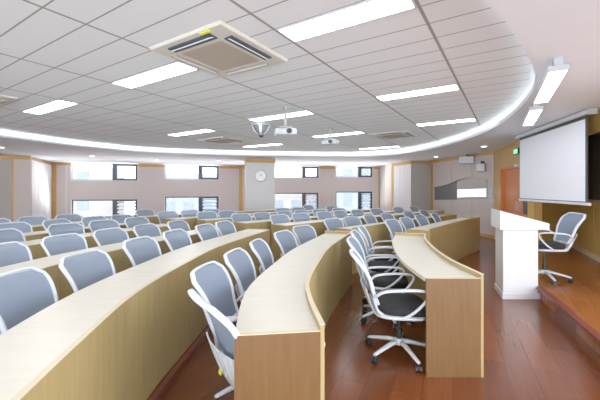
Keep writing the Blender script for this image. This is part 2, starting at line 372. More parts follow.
SE = [(1.9, .6), (2.25, 1.7), (2.65, 2.95), (2.95, 3.7), (3.17, 4.35), (3.5, 5.2), (3.95, 6.1), (4.5, 6.75), (4.88, 6.95)]
Q = cr(SE)
t = thing('stage_platform', 'raised wooden stage platform with a dark curved step edge behind the lectern', 'stage', (0, 0, 0))
bm = bmesh.new(); prism(bm, Q + [(4.95, 7.02), (6.3, 7.78), (2.7, .6)], .0, .168); obj('stage_top', bm, M['stage'], t)
S = resample(Q, step=.15)
bm = bmesh.new(); ribbon(bm, S, -.006, .0, .0, .14); obj('riser', bm, M['floor'], t)
bm = bmesh.new(); ribbon(bm, S, -.018, .05, .14, .172); obj('nosing', bm, M['nosing'], t)

# ------------------------------------------------------------------ walls
def wpt(P0, P1, s): 
    l = math.dist(P0, P1); return P0[0]+(P1[0]-P0[0])*s/l, P0[1]+(P1[1]-P0[1])*s/l
class Frame:   # wall frame: s along, n outward (to the right of travel reversed), z up
    def __init__(f, P0, P1):
        f.P = Vector((*P0, 0)); d = Vector((P1[0]-P0[0], P1[1]-P0[1], 0)); f.len = d.length; f.t = d.normalized(); f.n = Vector((-f.t.y, f.t.x, 0)); f.a = math.atan2(f.t.y, f.t.x)
    def g(f, s, n, z): return f.P+f.t*s+f.n*n+Vector((0, 0, z))
    def box(f, bm, s0, s1, n0, n1, z0, z1, mi=0):
        vs = [bm.verts.new(f.g(s, n, z)) for s, n, z in ((s0, n0, z0), (s1, n0, z0), (s1, n1, z0), (s0, n1, z0), (s0, n0, z1), (s1, n0, z1), (s1, n1, z1), (s0, n1, z1))]
        for q in ((0, 1, 2, 3), (4, 5, 6, 7), (0, 1, 5, 4), (1, 2, 6, 5), (2, 3, 7, 6), (3, 0, 4, 7)):
            fc = bm.faces.new([vs[i] for i in q]); fc.material_index = mi
def wall(name, P0, P1, mat, z0=0, z1=Z_LOW+.02, th=.15, holes=()):
    F = Frame(P0, P1); bm = bmesh.new()
    ss = sorted({0, F.len, *[h[0] for h in holes], *[h[1] for h in holes]}); zz = sorted({z0, z1, *[h[2] for h in holes], *[h[3] for h in holes]})
    for a, b in zip(ss, ss[1:]):
        for c_, e in zip(zz, zz[1:]):
            m_s, m_z = (a+b)/2, (c_+e)/2
            if any(h[0] < m_s < h[1] and h[2] < m_z < h[3] for h in holes): continue
            F.box(bm, a, b, 0, th, c_, e)
    struct(obj(name, bm, mat)); return F
TR = .13
tn = [0]
def trim(F, s0, s1, z0, z1, n0=-.02, n1=.0, mat=None):
    bm = bmesh.new(); F.box(bm, s0, s1, n0, n1, z0, z1); tn[0] += 1; return struct(obj('trim_%d' % tn[0], bm, mat or M['oak']))
def px_s(F, px):   # where a picture column cuts the wall line (used once to lay out the wall from the survey)
    k = (px-300)/334; return (k*F.P.y-F.P.x)/(F.t.x-k*F.t.y)
def wz(F, s, y): return H+(190-y)*F.g(s, 0, 0).y/334
# the window wall, in two stretches either side of the clock pier
A0 = (-10.4, 14.0); A1 = (-2.3, 16.55)
B0 = (-2.3, 16.45); B1 = (3.95, 16.6)
FA = Frame(A0, A1); FB = Frame(B0, B1)
wins = []
for F, x0, xm, x1, yu, yl in ((FA, 71.5, 113, 137.5, 180.2, 199.8), (FA, 165, 199, 218.8, 179.2, 196.8), (FB, 268, 302.5, 318.5, 177.8, 192.8), (FB, 335.5, 358.5, 372.5, 177.3, 191.6)):
    s0, sm, s1 = (round(px_s(F, v), 2) for v in (x0, xm, x1)); wins.append((F, s0, sm, s1, round(wz(F, s0, yu), 2), round(wz(F, s0, yl), 2)))
FA = wall('wall_back', A0, A1, M['wallfab'], holes=[h for w in wins[:2] for h in ((w[1], w[3], w[4], Z_LOW-.02), (w[1], w[3], .25, w[5]))])
FB = wall('wall_back.001', B0, B1, M['wallfab'], holes=[h for w in wins[2:] for h in ((w[1], w[3], w[4], Z_LOW-.02), (w[1], w[3], .25, w[5]))])
k = 0
for F, s0, sm, s1, zu, zl in wins:
    for z0, z1, upper in ((zu, Z_LOW-.02, True), (.25, zl, False)):
        k += 1; w = struct(bpy.data.objects.new('window_%d' % k, None)); col.objects.link(w)
        bm = bmesh.new()
        F.box(bm, s0, sm, .05, .09, z0, z0+.05); F.box(bm, s0, sm, .05, .09, z1-.05, z1); F.box(bm, s0, s0+.05, .05, .09, z0, z1)
        obj('frame', bm, M['dark'] if not upper else M['white_paint'], w)
        bm = bmesh.new(); F.box(bm, sm-.02, sm+.16, .02, .10, z0, z1)
        if not upper:
            for q in range(7):
                z = z1-.20-q*.155
                if z > z0+.05: F.box(bm, sm+.16, sm+.22, .03, .09, z, z+.07); F.box(bm, s1-.14, s1-.09, .03, .09, z, z+.07)
        obj('mullion', bm, M['dark'], w)
        bm = bmesh.new(); F.box(bm, sm+.16, s1, .03, .09, z0, z0+.09); F.box(bm, sm+.16, s1, .03, .09, z1-.09, z1); F.box(bm, s1-.09, s1, .03, .10, z0, z1)
        obj('sash', bm, M['dark'], w)
        bm = bmesh.new(); F.box(bm, s0, s1, .065, .07, z0, z1); obj('pane', bm, M['glass'], w)
        if not upper:
            bm = bmesh.new()
            for q in range(7):
                z = z1-.16-q*.155
                if z > z0+.05: F.box(bm, sm+.02, s1+.02, .18, .24, z, z+.03)
            obj('louvre', bm, M['dark'], w)
        bm = bmesh.new()
        for a, b, c_, e in ((s0-.03, s0, z0-.03, z1+.0), (s1, s1+.03, z0-.03, z1+.0), (s0, s1, z0-.03, z0)): F.box(bm, a, b, -.012, .02, c_, e)
        obj('surround', bm, M['white_lit'], w)
# trims along the top of the window wall between windows
for F, a, b in ((FA, 0, wins[0][1]), (FA, wins[0][3], wins[1][1]), (FA, wins[1][3], FA.len), (FB, wins[2][3], wins[3][1]), (FB, wins[3][3], FB.len)):
    trim(F, a+.02, b-.02, Z_LOW-TR, Z_LOW)
# left pier
P_ = [(-10.3-2.6*.91, 11.5-1.0-2.6*.41+.55), (-9.27, 11.5), (-10.4, 14.0)]
lp0 = (-9.27-4*.914, 11.5-4*.406)
F1 = wall('wall_left', lp0, (-9.27, 11.5), M['wallshaded'], th=.12); trim(F1, 0, F1.len, Z_LOW-TR, Z_LOW)
s12 = px_s(F1, 12.5); trim(F1, s12-.03, s12+.03, 0, Z_LOW-TR)
bm = bmesh.new(); F1.box(bm, s12+.03, F1.len, -.012, 0, 0, Z_LOW-TR); struct(obj('wall_left_panel', bm, M['wallfab']))
F2 = wall('wall_left.001', (-9.27, 11.5), (-10.4, 14.0), M['white_lit'], th=.12); F2n = F2  # side face whitened to stand for window light falling on it
trim(F2, .0, F2.len, Z_LOW-TR, Z_LOW, n0=.12, n1=.0)
for fr in (.33, .62): trim(F2, F2.len*fr-.006, F2.len*fr+.006, 0, Z_LOW-TR, n0=-.004, n1=0, mat=M['wallfab'])
trim(FA, .0, .16, 0, Z_LOW-TR)
trim(FA, px_s(FA, 66), px_s(FA, 66.8), .3, Z_LOW-TR, mat=M['white_lit'])
# far left closing wall
wall('wall_left.002', (-12.9, 2), lp0, M['wallshaded'], th=.12)
# clock pier
def pier(name, c0, ang, w, dp, mats, cap=True):
    F = Frame(c0, (c0[0]+math.cos(ang)*w, c0[1]+math.sin(ang)*w)); bm = bmesh.new(); F.box(bm, 0, w, 0, dp, 0, Z_LOW+.02)
    bmesh.ops.recalc_face_normals(bm, faces=bm.faces)
    for f in bm.faces:
        if abs(f.normal.dot(F.t)) > .9: f.material_index = 1
    struct(obj(name, bm, mats))
    if cap:
        for a, b, c_, e in ((0, w, -.02, 0), (-.02, 0, -.02, dp), (w, w+.02, -.02, dp)):
            bm = bmesh.new(); F.box(bm, a, b, c_, e, Z_LOW-TR-.02, Z_LOW); tn[0] += 1; struct(obj('trim_%d' % tn[0], bm, M['oak']))
    return F
FP = pier('wall_back_pier', (-1.99, 12.35), math.radians(12), 1.06, 1.1, [M['colfab'], M['white_lit']])
trim(FA, px_s(FA, 239), px_s(FA, 242.5), 0, Z_LOW-TR, n0=-.03)
# clock on the pier
cp = FP.g(px_s(FP, 260.5), -.005, H+(190-176)*12.5/334)
t = thing('wall_clock', 'round white wall clock high on the pale grey pier', 'clock', cp, FP.a)
def lathe_y(name, prof, mat, par):
    bm = bmesh.new(); lathe(bm, prof, 32); bmesh.ops.rotate(bm, cent=(0, 0, 0), matrix=Matrix.Rotation(PI/2, 3, 'X'), verts=bm.verts); return obj(name, bm, mat, par)
lathe_y('clock_case', [(.215, 0), (.22, .03), (.195, .045), (.19, .03)], M['silver'], t)
lathe_y('clock_face', [(.19, .03), (.19, .034)], M['lens'], t)
bm = bmesh.new()
for q in range(12):
    a = q*PI/6; box(bm, (math.sin(a)*.155, -.036, math.cos(a)*.155), (.012, .004, .03), Matrix.Rotation(a, 3, 'Y'))
obj('hour_marks', bm, M['steel'], t)
bm = bmesh.new(); box(bm, (.035, -.04, .03), (.014, .004, .10), Matrix.Rotation(.9, 3, 'Y')); obj('hour_hand', bm, M['dark'], t)
bm = bmesh.new(); box(bm, (-.02, -.043, .06), (.010, .004, .15), Matrix.Rotation(-.3, 3, 'Y')); obj('minute_hand', bm, M['dark'], t)
# right end of the window wall: pilaster, trims, big pier
FC = wall('wall_right', (3.95, 16.6), (3.98, 15.6), M['wallshaded'], th=.12)
trim(FB, px_s(FB, 378.5), px_s(FB, 381), 0, Z_LOW-TR, n0=-.03)
bm = bmesh.new(); FB.box(bm, px_s(FB, 382), px_s(FB, 385), -.10, 0, 0, Z_LOW-TR); struct(obj('wall_back_pilaster', bm, M['white_lit']))
FD = wall('wall_right.001', (4.06, 14.75), (4.42, 13.3), M['white_lit'], th=.3)
trim(FD, 0, FD.len, Z_LOW-TR, Z_LOW, n0=-.02, n1=.0)
trim(FD, -.02, .14, 0, Z_LOW-TR, n0=-.02, n1=0)
for fr in (.45, .7): trim(FD, FD.len*fr-.006, FD.len*fr+.006, 0, Z_LOW-TR, n0=-.004, n1=0, mat=M['wallfab'])
FD2 = wall('wall_right.002', (3.98, 15.6), (4.06, 14.75), M['wallfab'], th=.3)
FE = wall('wall_right.003', (4.42, 13.3), (5.3, 13.5), M['wallshaded'], th=.12); trim(FE, 0, FE.len, Z_LOW-TR, Z_LOW)
FG = wall('wall_right.004', (5.3, 13.5), (5.8, 10.0), M['wallfab'], th=.15); trim(FG, 0, FG.len, Z_LOW-TR+.03, Z_LOW); trim(FG, .0, .14, 0, Z_LOW-TR)
trim(FG, .15, FG.len, 0, .10)
for px in (451.5, 472): s = px_s(FG, px); trim(FG, s-.008, s+.008, .1, Z_LOW-TR, n0=-.004, n1=0, mat=M['oak'])
FH = Frame((5.8, 10.0), (4.9, 7.0))
ds0, ds1 = px_s(FH, 501), px_s(FH, 531.5)
FH = wall('wall_right.005', (5.8, 10.0), (4.9, 7.0), M['oakpanel'], th=.15, holes=[(ds0, ds1, -.01, 2.07)])
trim(FH, 0, FH.len, Z_LOW-.07, Z_LOW)
trim(FH, px_s(FH, 499.5)-.006, px_s(FH, 499.5)+.006, 2.1, Z_LOW-.07, n0=-.004, n1=0)
# orange double door
D = struct(bpy.data.objects.new('door_1', None)); col.objects.link(D)
bm = bmesh.new(); FH.box(bm, ds0, ds0+.07, -.03, .1, 0, 2.07); FH.box(bm, ds1-.07, ds1, -.03, .1, 0, 2.07); FH.box(bm, ds0, ds1, -.03, .1, 2.0, 2.07); obj('door_frame', bm, M['orange'], D)
dm = ds0+(ds1-ds0)*.52
for i, (a, b) in enumerate(((ds0+.07, dm-.003), (dm+.003, ds1-.07))):
    bm = bmesh.new(); z0, z1 = .9, 1.85; gl0, gl1 = (a+(b-a)*.35, a+(b-a)*.65)
    if i == 0: FH.box(bm, a, b, .06, .10, .01, 2.0)
    else:
        for q in ((a, gl0, .01, 2.0), (gl1, b, .01, 2.0), (gl0, gl1, .01, z0), (gl0, gl1, z1, 2.0)): FH.box(bm, q[0], q[1], .06, .10, q[2], q[3])
    lf = obj('door_leaf', bm, M['orange'], D)
    if i: bm = bmesh.new(); FH.box(bm, gl0, gl1, .075, .085, z0, z1); obj('door_glass', bm, M['board'], lf)
    bm = bmesh.new(); hs = b-.06 if i == 0 else a+.06; FH.box(bm, hs-.012, hs+.012, .02, .045, .95, 1.2); FH.box(bm, hs-.01, hs+.01, .045, .06, .97, .99); FH.box(bm, hs-.01, hs+.01, .045, .06, 1.16, 1.18); obj('door_handle', bm, M['silver'], lf)
bm = bmesh.new(); sc_ = px_s(FH, 519.5); FH.box(bm, sc_-.1, sc_+.08, -.09, -.03, 2.0, 2.07); o = obj('door_closer', bm, M['white'], D, bevel=.008)
# niche behind the screen
FI = wall('wall_right.006', (4.9, 7.0), (6.28, 7.8), M['oakpanel'], th=.12)
FJ = wall('wall_right.007', (6.28, 7.8), (4.05, 3.35), M['oakpanel'], th=.12)
for q in range(1, 6): s = q*.85; trim(FJ, s-.005, s+.005, .27, Z_LOW, n0=-.003, n1=0)
trim(FJ, 0, FJ.len, .17, .26, mat=M['edge']); trim(FI, 0, FI.len, .17, .26, mat=M['edge'])
# header beam over the niche opening
FK = Frame((4.9, 7.0), (4.02, 3.4)); bm = bmesh.new(); FK.box(bm, 0, FK.len, .0, .12, 2.33, Z_LOW+.01); struct(obj('trim_header', bm, M['oakpanel']))

# blackboard on the niche wall
s0, s1 = .7, 3.6
t = thing('blackboard', 'dark blackboard on the niche wall behind the projection screen', 'blackboard', FJ.g((s0+s1)/2, 0, 1.25), FJ.a)
hw = (s1-s0)/2
bm = bmesh.new(); box(bm, (0, -.02, .68), (2*hw-.06, .03, 1.32)); obj('writing_surface', bm, M['board'], t)
bm = bmesh.new(); box(bm, (0, -.025, .01), (2*hw, .05, .04)); box(bm, (0, -.025, 1.35), (2*hw, .05, .04)); box(bm, (-hw+.015, -.025, .68), (.03, .05, 1.36)); box(bm, (hw-.015, -.025, .68), (.03, .05, 1.36)); obj('frame', bm, M['steel'], t)

# projection screen
SF = Frame((4.63, 7.02), (4.17, 4.84)); 
t = thing('projection_screen', 'large white pull-down projection screen with black borders beside the orange door', 'projection screen', SF.g(SF.len/2, 0, 0), SF.a)
hl = SF.len/2
def sbx(name, s0, s1, n0, n1, z0, z1, mat, bevel=0):
    bm = bmesh.new(); box(bm, ((s0+s1)/2, (n0+n1)/2, (z0+z1)/2), (s1-s0, n1-n0, z1-z0)); return obj(name, bm, mat, t, bevel=bevel)
sbx('viewing_surface', -hl+.0, hl-.05, -.008, -.004, 1.29, 2.50, M['screen'])
sbx('black_backing', -hl-.02, hl, -.003, .003, 1.27, 2.56, M['blackp'])
sbx('bottom_bar', -hl-.03, hl+.05, -.02, .02, 1.235, 1.275, M['white_paint'], .006)
sbx('roller_case', -hl-.09, hl+.09, -.05, .06, 2.55, 2.618, M['white_paint'], .012)
for q in (-hl-.09, hl+.065): sbx('end_cap', q, q+.03, -.06, .07, 2.54, 2.62, M['steel'], .006)

# wavy glazed panel on the side wall
s0, s1 = px_s(FG, 435), px_s(FG, 487.5)
def gz(px, y): s = px_s(FG, px); return s, wz(FG, s, y)
t = thing('wall_display_panel', 'grey glossy wall panel with wavy dark top edge and painted window reflection', 'wall panel', FG.g((s0+s1)/2, 0, 1.2), FG.a)
def gpoly(name, pts, n0, n1, mat):
    bm = bmesh.new(); mid = (s0+s1)/2
    a = [bm.verts.new((s-mid, n0, z-1.2)) for s, z in pts]; b = [bm.verts.new((s-mid, n1, z-1.2)) for s, z in pts]; n = len(pts)
    bm.faces.new(a); bm.faces.new(b[::-1])
    for i in range(n): bm.faces.new((a[i], a[(i+1) % n], b[(i+1) % n], b[i]))
    return obj(name, bm, mat, t)
wave = [(435, 187.2), (441, 186.2), (447, 184.8), (453, 182.6), (459, 180), (465, 178.4), (471, 178), (478, 178.3), (483, 178.9), (487.3, 179.5)]
gpoly('panel_board', [gz(*p) for p in [(435, 200)]+wave+[(487.3, 199)]], -.02, 0, M['mural'])
gpoly('dark_field', [gz(*p) for p in [(435.3, 199.8), (435.3, 187.6), (441, 186.8), (447, 185.2), (453, 183), (457.5, 181), (457.5, 199.6)]], -.028, -.02, M['muraldark'])
gpoly('wave_trim', [gz(*p) for p in wave[:7]]+[gz(p[0], p[1]+(.9 if i < 5 else .3)) for i, p in reversed(list(enumerate(wave[:7])))], -.05, -.02, M['mural_line'])
gpoly('window_reflection', [gz(458, 197.3), gz(458, 189.6), gz(486.8, 188.6), gz(486.8, 196.6)], -.03, -.02, M['strip'])  # painted reflection of the windows, glows by itself
# switches
for y in (191, 196, 201):
    s = px_s(FG, 491.3); p = FG.g(s, 0, wz(FG, s, y))
    t = thing('light_switch', {191: 'topmost', 196: 'middle', 201: 'lowest'}[y]+' white switch plate of three beside the wall panel', 'switch', p, FG.a, 'stacked switch plates')
    bm = bmesh.new(); box(bm, (0, -.006, 0), (.10, .012, .11)); obj('plate', bm, M['white'], t, bevel=.004)
    bm = bmesh.new(); box(bm, (0, -.015, 0), (.05, .008, .07)); obj('rocker', bm, M['white_paint'], t, bevel=.003)
# speakers
def wall_speaker(px, y, w, h, dp, yaw, label):
    s = px_s(FG, px); p = FG.g(s, -.06, wz(FG, s, y)); t = thing('wall_speaker', label, 'speaker', p, FG.a+yaw)
    bm = bmesh.new(); a = [(-w/2, -dp), (w/2, -dp), (w/2*.8, 0), (-w/2*.8, 0)]; prism(bm, a, -h/2, h/2); obj('cabinet', bm, M['steel'], t, bevel=.015)
    bm = bmesh.new(); box(bm, (0, -dp-.006, 0), (w-.03, .012, h-.03)); obj('grille', bm, M['white_paint'], t, bevel=.01)
    bm = bmesh.new(); cyl(bm, (0, -dp/2, h/2+.03), .02, .07); box(bm, (0, -.02, h/2+.055), (.04, .14, .02)); box(bm, (0, .05, h/2+.03), (.1, .02, .1)); obj('bracket', bm, M['blackp'], t)
wall_speaker(469.5, 160.5, .46, .24, .24, .75, 'wide grey box speaker bracketed below the ceiling trim on the side wall')
wall_speaker(484, 167.8, .26, .26, .16, .6, 'small white speaker on side wall, right of the wide one')
# exit sign
s = px_s(FH, 519); t = thing('exit_sign', 'green emergency exit sign with white arrow hanging above the orange door', 'exit sign', FH.g(s, -.05, wz(FH, s, 151.3)), FH.a)
bm = bmesh.new(); box(bm, (0, 0, 0), (.30, .04, .13)); obj('sign_case', bm, M['blackp'], t, bevel=.006)
bm = bmesh.new(); box(bm, (0, -.022, 0), (.26, .004, .10)); obj('sign_face', bm, M['green'], t)
bm = bmesh.new(); box(bm, (-.05, -.026, 0), (.08, .003, .012)); box(bm, (-.085, -.026, .012), (.035, .003, .012), Matrix.Rotation(-.8, 3, 'Y')); box(bm, (-.085, -.026, -.012), (.035, .003, .012), Matrix.Rotation(.8, 3, 'Y'))
cyl(bm, (.05, -.026, .03), .009, .003, 'Y'); box(bm, (.045, -.026, .008), (.018, .003, .035), Matrix.Rotation(.3, 3, 'Y')); box(bm, (.03, -.026, -.022), (.01, .003, .035), Matrix.Rotation(.7, 3, 'Y')); box(bm, (.06, -.026, -.022), (.01, .003, .035), Matrix.Rotation(-.5, 3, 'Y'))
obj('sign_symbol', bm, M['white_paint'], t)
bm = bmesh.new(); cyl(bm, (0, 0, .12), .006, .14); obj('hanger', bm, M['steel'], t)

# ------------------------------------------------------------------ ceiling
IC = [(1.13, 2.06), (1.54, 2.44), (2.11, 3.05), (2.5, 3.55), (2.88, 4.2), (3.36, 5.35), (3.72, 6.7), (3.83, 8.1), (3.72, 9.6), (3.2, 10.9), (2.0, 11.75), (0, 11.7), (-2.4, 11.3), (-4.74, 10.5), (-6.0, 9.0), (-6.62, 7.4), (-7.8, 4.6), (-8.6, 1.5), (-7.0, -1.0), (-3.0, -1.2), (-.8, .4)]
IC = [(x, y) for x, y in IC]
C = [(v.x, v.y) for v in spl([(x, y, 0) for x, y in IC], 8, closed=True)]
NC = len(C)
def inward(o):
    out = []
    for i in range(NC):
        a, b = C[i-1], C[(i+1) % NC]; tx, ty = b[0]-a[0], b[1]-a[1]; l = math.hypot(tx, ty); out.append((C[i][0]-ty/l*o, C[i][1]+tx/l*o))
    return out
area = sum(C[i][0]*C[(i+1) % NC][1]-C[(i+1) % NC][0]*C[i][1] for i in range(NC))
SG = 1 if area > 0 else -1       # +: interior is left of travel
bm = bmesh.new()
rect = [(-13, -3), (3.3, -3), (4.3, 3), (9, 9), (9, 16.75), (-2.3, 16.75), (-10.5, 14.15), (-13, 13.4)]
def ring(P, z): 
    vs = [bm.verts.new((x, y, z)) for x, y in P]; es = [bm.edges.new((vs[i], vs[(i+1) % len(vs)])) for i in range(len(vs))]; return vs, es
ov, oe = ring(rect, Z_LOW); iv, ie = ring(C, Z_LOW)
bmesh.ops.triangle_fill(bm, use_beauty=True, edges=oe+ie)
# lip and ledge of the cove
c1 = inward(-.30*SG)
top = [bm.verts.new((x, y, Z_LOW+.06)) for x, y in C]
led = [bm.verts.new((x, y, Z_LOW+.06)) for x, y in c1]
bk = [bm.verts.new((x, y, Z_TILE+.02)) for x, y in c1]
for i in range(NC):
    j = (i+1) % NC
    bm.faces.new((iv[i], iv[j], top[j], top[i])); bm.faces.new((top[i], top[j], led[j], led[i])); bm.faces.new((led[i], led[j], bk[j], bk[i]))
struct(obj('ceiling', bm, M['plaster']))
# tile field
UX, UY = (-.843, .537), (.537, .843)
def UV(u, v): return (UX[0]*u+UY[0]*v, UX[1]*u+UY[1]*v)
def inside(x, y):
    r = False
    for i in range(NC):
        (x1, y1), (x2, y2) = C[i], C[(i+1) % NC]
        if (y1 > y) != (y2 > y) and x < (x2-x1)*(y-y1)/(y2-y1)+x1: r = not r
    return r
bm = bmesh.new(); prism(bm, inward(-.31*SG), Z_TILE, Z_TILE+.02)
def bars(fix, rng, along_v, w):
    step = .06; a = rng[0]; run = None
    while a < rng[1]:
        x, y = UV(fix, a) if along_v else UV(a, fix)
        if inside(x, y):
            if run is None: run = a
        elif run is not None:
            yield run, a; run = None
        a += step
    if run is not None: yield run, a
def bar(fix, a, b, along_v, w):
    P = [UV(fix-w/2, a), UV(fix+w/2, a), UV(fix+w/2, b), UV(fix-w/2, b)] if along_v else [UV(a, fix-w/2), UV(b, fix-w/2), UV(b, fix+w/2), UV(a, fix+w/2)]
    f = bm.faces.new([bm.verts.new((x, y, Z_TILE-.0015 if along_v else Z_TILE-.001)) for x, y in P]); f.material_index = 1
UL = [-5.4, -4.2, -3.0, -1.8, -.6, .58, 1.69, 2.93, 4.27, 5.69, 7.1, 8.5, 9.9, 11.3, 12.7]
for u in UL:
    for a, b in bars(u, (-9, 14), True, .026): bar(u, a, b, True, .026)
v = 2.25-.2975*34
while v < 13:
    for a, b in bars(v, (-6, 13), False, .014): bar(v, a, b, False, .013)
    v += .2975
struct(obj('ceiling_tiles', bm, [M['tile'], M['tbar']]))
# cove strip
bm = bmesh.new(); p0, p1 = inward(-.20*SG), inward(-.24*SG)
a = [bm.verts.new((x, y, Z_LOW+.066)) for x, y in p0]; b = [bm.verts.new((x, y, Z_LOW+.066)) for x, y in p1]; c_ = [bm.verts.new((x, y, Z_LOW+.085)) for x, y in p1]
for i in range(NC): j = (i+1) % NC; bm.faces.new((a[i], a[j], b[j], b[i])); bm.faces.new((a[i], a[j], c_[j], c_[i]))
tag(obj('cove_light_strip', bm, M['cove']), 'warm white light strip running round the cove of the raised tiled ceiling', 'light')

# ceiling panels
def lpanel(u0, u1, v0, label):
    x, y = UV((u0+u1)/2, v0+.1475); t = thing('ceiling_light', label, 'light', (x, y, Z_TILE), math.atan2(UX[1], UX[0]), 'recessed ceiling light panels')
    lu = u1-u0-.03; bm = bmesh.new()
    box(bm, (0, 0, -.004), (lu-.03, .25, .004)); obj('diffuser', bm, M['panel'], t)
    bm = bmesh.new()
    for q in (-1, 1): box(bm, (0, q*.133, -.005), (lu, .016, .010)); box(bm, (q*(lu/2-.008), 0, -.005), (.016, .266, .010))
    obj('frame', bm, M['white_paint'], t)
for u0, u1, v0, lb in [
    (.58, 1.69, 2.25, 'largest recessed ceiling light panel, at the top centre of the picture'),
    (.58, 1.69, 4.63, 'long recessed light panel in the tiles, second nearest along the right-hand line'),
    (.58, 1.69, 7.01, 'recessed light panel nearest the curved cove at right, third along that line'),
    (2.93, 4.27, 2.25, 'recessed light panel touching the left corner of the large air conditioning cassette'),
    (5.69, 7.1, 2.25, 'recessed light panel at far left of the tiled ceiling'),
    (5.69, 7.1, 5.10, 'recessed light panel above the gap left of the second window pair'),
    (2.93, 4.27, 4.82, 'recessed light panel just behind the nearer hanging projector'),
    (2.93, 4.27, 7.20, 'recessed light panel just behind the further hanging projector'),
    (5.69, 7.1, 7.75, 'recessed light panel far back, above the clock pier'),
    (2.93, 4.27, 10.2, 'recessed light panel furthest back, near the rear cove'),
    (.58, 1.69, -.13, 'unseen added light panel overhead'), (-1.8, -.6, -.13, 'unseen added light panel behind the viewer'), (2.93, 4.27, -.13, 'unseen added light panel overhead at left'), (5.69, 7.1, -.4, 'unseen added light panel overhead at far left'),  # unseen panels added on the ceiling grid for extra fill light
    ]: lpanel(u0, u1, v0, lb)
# air conditioning cassettes
def cassette(u0, v0, label, w=.95):
    x, y = UV(u0+w/2, v0+w/2); t = thing('air_conditioner_cassette', label, 'air conditioner', (x, y, Z_TILE), math.atan2(UX[1], UX[0]), 'ceiling air conditioning cassettes')
    h = w/2; bm = bmesh.new()
    O = [(-h, -h), (h, -h), (h, h), (-h, h)]; I = [(-.27, -.27), (.27, -.27), (.27, .27), (-.27, .27)]
    zo, zi = -.008, -.034
    a = [bm.verts.new((px, py, 0)) for px, py in O]; b = [bm.verts.new((px, py, zo)) for px, py in O]; c_ = [bm.verts.new((px*.97, py*.97, zi+.01)) for px, py in O]; d_ = [bm.verts.new((px, py, zi)) for px, py in I]; e = [bm.verts.new((px, py, zi+.02)) for px, py in I]
    for A, B in ((a, b), (b, c_), (c_, d_), (d_, e)):
        for q in range(4): bm.faces.new((A[q], A[(q+1) % 4], B[(q+1) % 4], B[q]))
    obj('fascia', bm, M['cream'], t)
    bm = bmesh.new(); box(bm, (0, 0, zi+.004), (.53, .53, .012))
    for q in range(18): box(bm, (-.25+q*.0295, 0, zi-.003), (.010, .52, .006))
    obj('intake_grille', bm, M['grille'], t)
    for q in range(4):
        R_ = Matrix.Rotation(q*PI/2, 3, 'Z')
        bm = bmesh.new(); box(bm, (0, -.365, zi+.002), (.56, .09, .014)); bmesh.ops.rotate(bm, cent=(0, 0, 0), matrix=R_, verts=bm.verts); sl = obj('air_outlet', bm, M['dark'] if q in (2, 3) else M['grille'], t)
        bm = bmesh.new(); box(bm, (0, -.365, zi-.009), (.54, .022, .006), Matrix.Rotation(.3, 3, 'X')); bmesh.ops.rotate(bm, cent=(0, 0, 0), matrix=R_, verts=bm.verts); obj('louvre', bm, M['white'], sl)
    return t, zi
t, zi = cassette(1.96, 1.90, 'large square air conditioning cassette in the ceiling, nearest the viewer')
bm = bmesh.new(); box(bm, (-.26, .44, zi+.003), (.11, .03, .012)); s_ = obj('sticker', bm, M['yellow'], t); s_['label'] = 'yellow sticker on the fascia edge'
cassette(6.15, 6.05, 'small looking square ceiling cassette far back left of the dome camera')
cassette(1.98, 7.66, 'square ceiling cassette between the rear projector and the cove at right')
cassette(6.10, .95, 'square ceiling cassette cut off by the left picture edge')
# downlights in the plaster border
def downlight(px, y, label):
    Y = 334*(Z_LOW-H)/(190-y); X = (px-300)/334*Y; t = thing('downlight', label, 'light', (X, Y, Z_LOW), 0, 'round downlights in the plaster border')
    bm = bmesh.new(); lathe(bm, [(.10, 0), (.10, -.012), (.08, -.016)], 24); obj('trim_ring', bm, M['white_paint'], t)
    bm = bmesh.new(); lathe(bm, [(.07, -.016), (.065, -.020)], 20); obj('lens', bm, M['spot'], t)
for px, y, lb in ((1, 147, 'round downlight at the left picture edge'), (92, 155.5, 'round downlight above the leftmost window pair'), (157, 159.7, 'round downlight just left of the second window pair'), (219, 160.2, 'round downlight right above the second window pair end'), (436, 156.3, 'round downlight above the dark pier at right'), (484, 146, 'round downlight above the small white wall speaker')): downlight(px, y, lb)

# projectors
def projector(X, Y, yb, w, rz, label):
    zb = H+(190-yb)*Y/334
    t = thing('projector', label, 'projector', (X, Y, zb), rz, 'ceiling hung projectors')
    bm = bmesh.new(); box(bm, (0, 0, 0), (w, .28, .095)); obj('housing', bm, M['white'], t, bevel=.02)
    bm = bmesh.new(); cyl(bm, (w*.12, -.15, .0), .042, .06, 'Y'); obj('lens', bm, M['blackp'], t)
    bm = bmesh.new(); cyl(bm, (w*.12, -.14, .0), .055, .03, 'Y'); obj('lens_ring', bm, M['silver'], t)
    bm = bmesh.new()
    for q in range(5): box(bm, (-w*.3, -.142, -.035+q*.017), (w*.25, .006, .007))
    obj('vent', bm, M['steel'], t)
    bm = bmesh.new(); box(bm, (0, 0, .075), (.2, .16, .02)); 
    for q in (-1, 1): box(bm, (q*.07, 0, .06), (.02, .14, .03))
    obj('mounting_bracket', bm, M['steel'], t)
    hh = Z_TILE-zb; bm = bmesh.new(); cyl(bm, (0, 0, .08+(hh-.08)/2), .018, hh-.08); cyl(bm, (0, 0, hh-.01), .06, .02); cyl(bm, (0, 0, .09+.1), .026, .1); obj('pole', bm, M['silver'], t)
projector(-.235, 5.43, 132.5, .34, .15, 'nearer white projector hanging on a pole from the tiled ceiling')
projector(.66, 7.27, 142.5, .33, -.35, 'further white projector hanging on a pole, right of the nearer one')
X, Y = -.79, 6.8
t = thing('dome_camera', 'conical grey and white device on the ceiling, left of the nearer projector', 'camera', (X, Y, Z_TILE), .0)
bm = bmesh.new(); lathe(bm, [(.20, 0), (.205, -.03), (.19, -.05)], 28); obj('mounting_ring', bm, M['steel'], t)
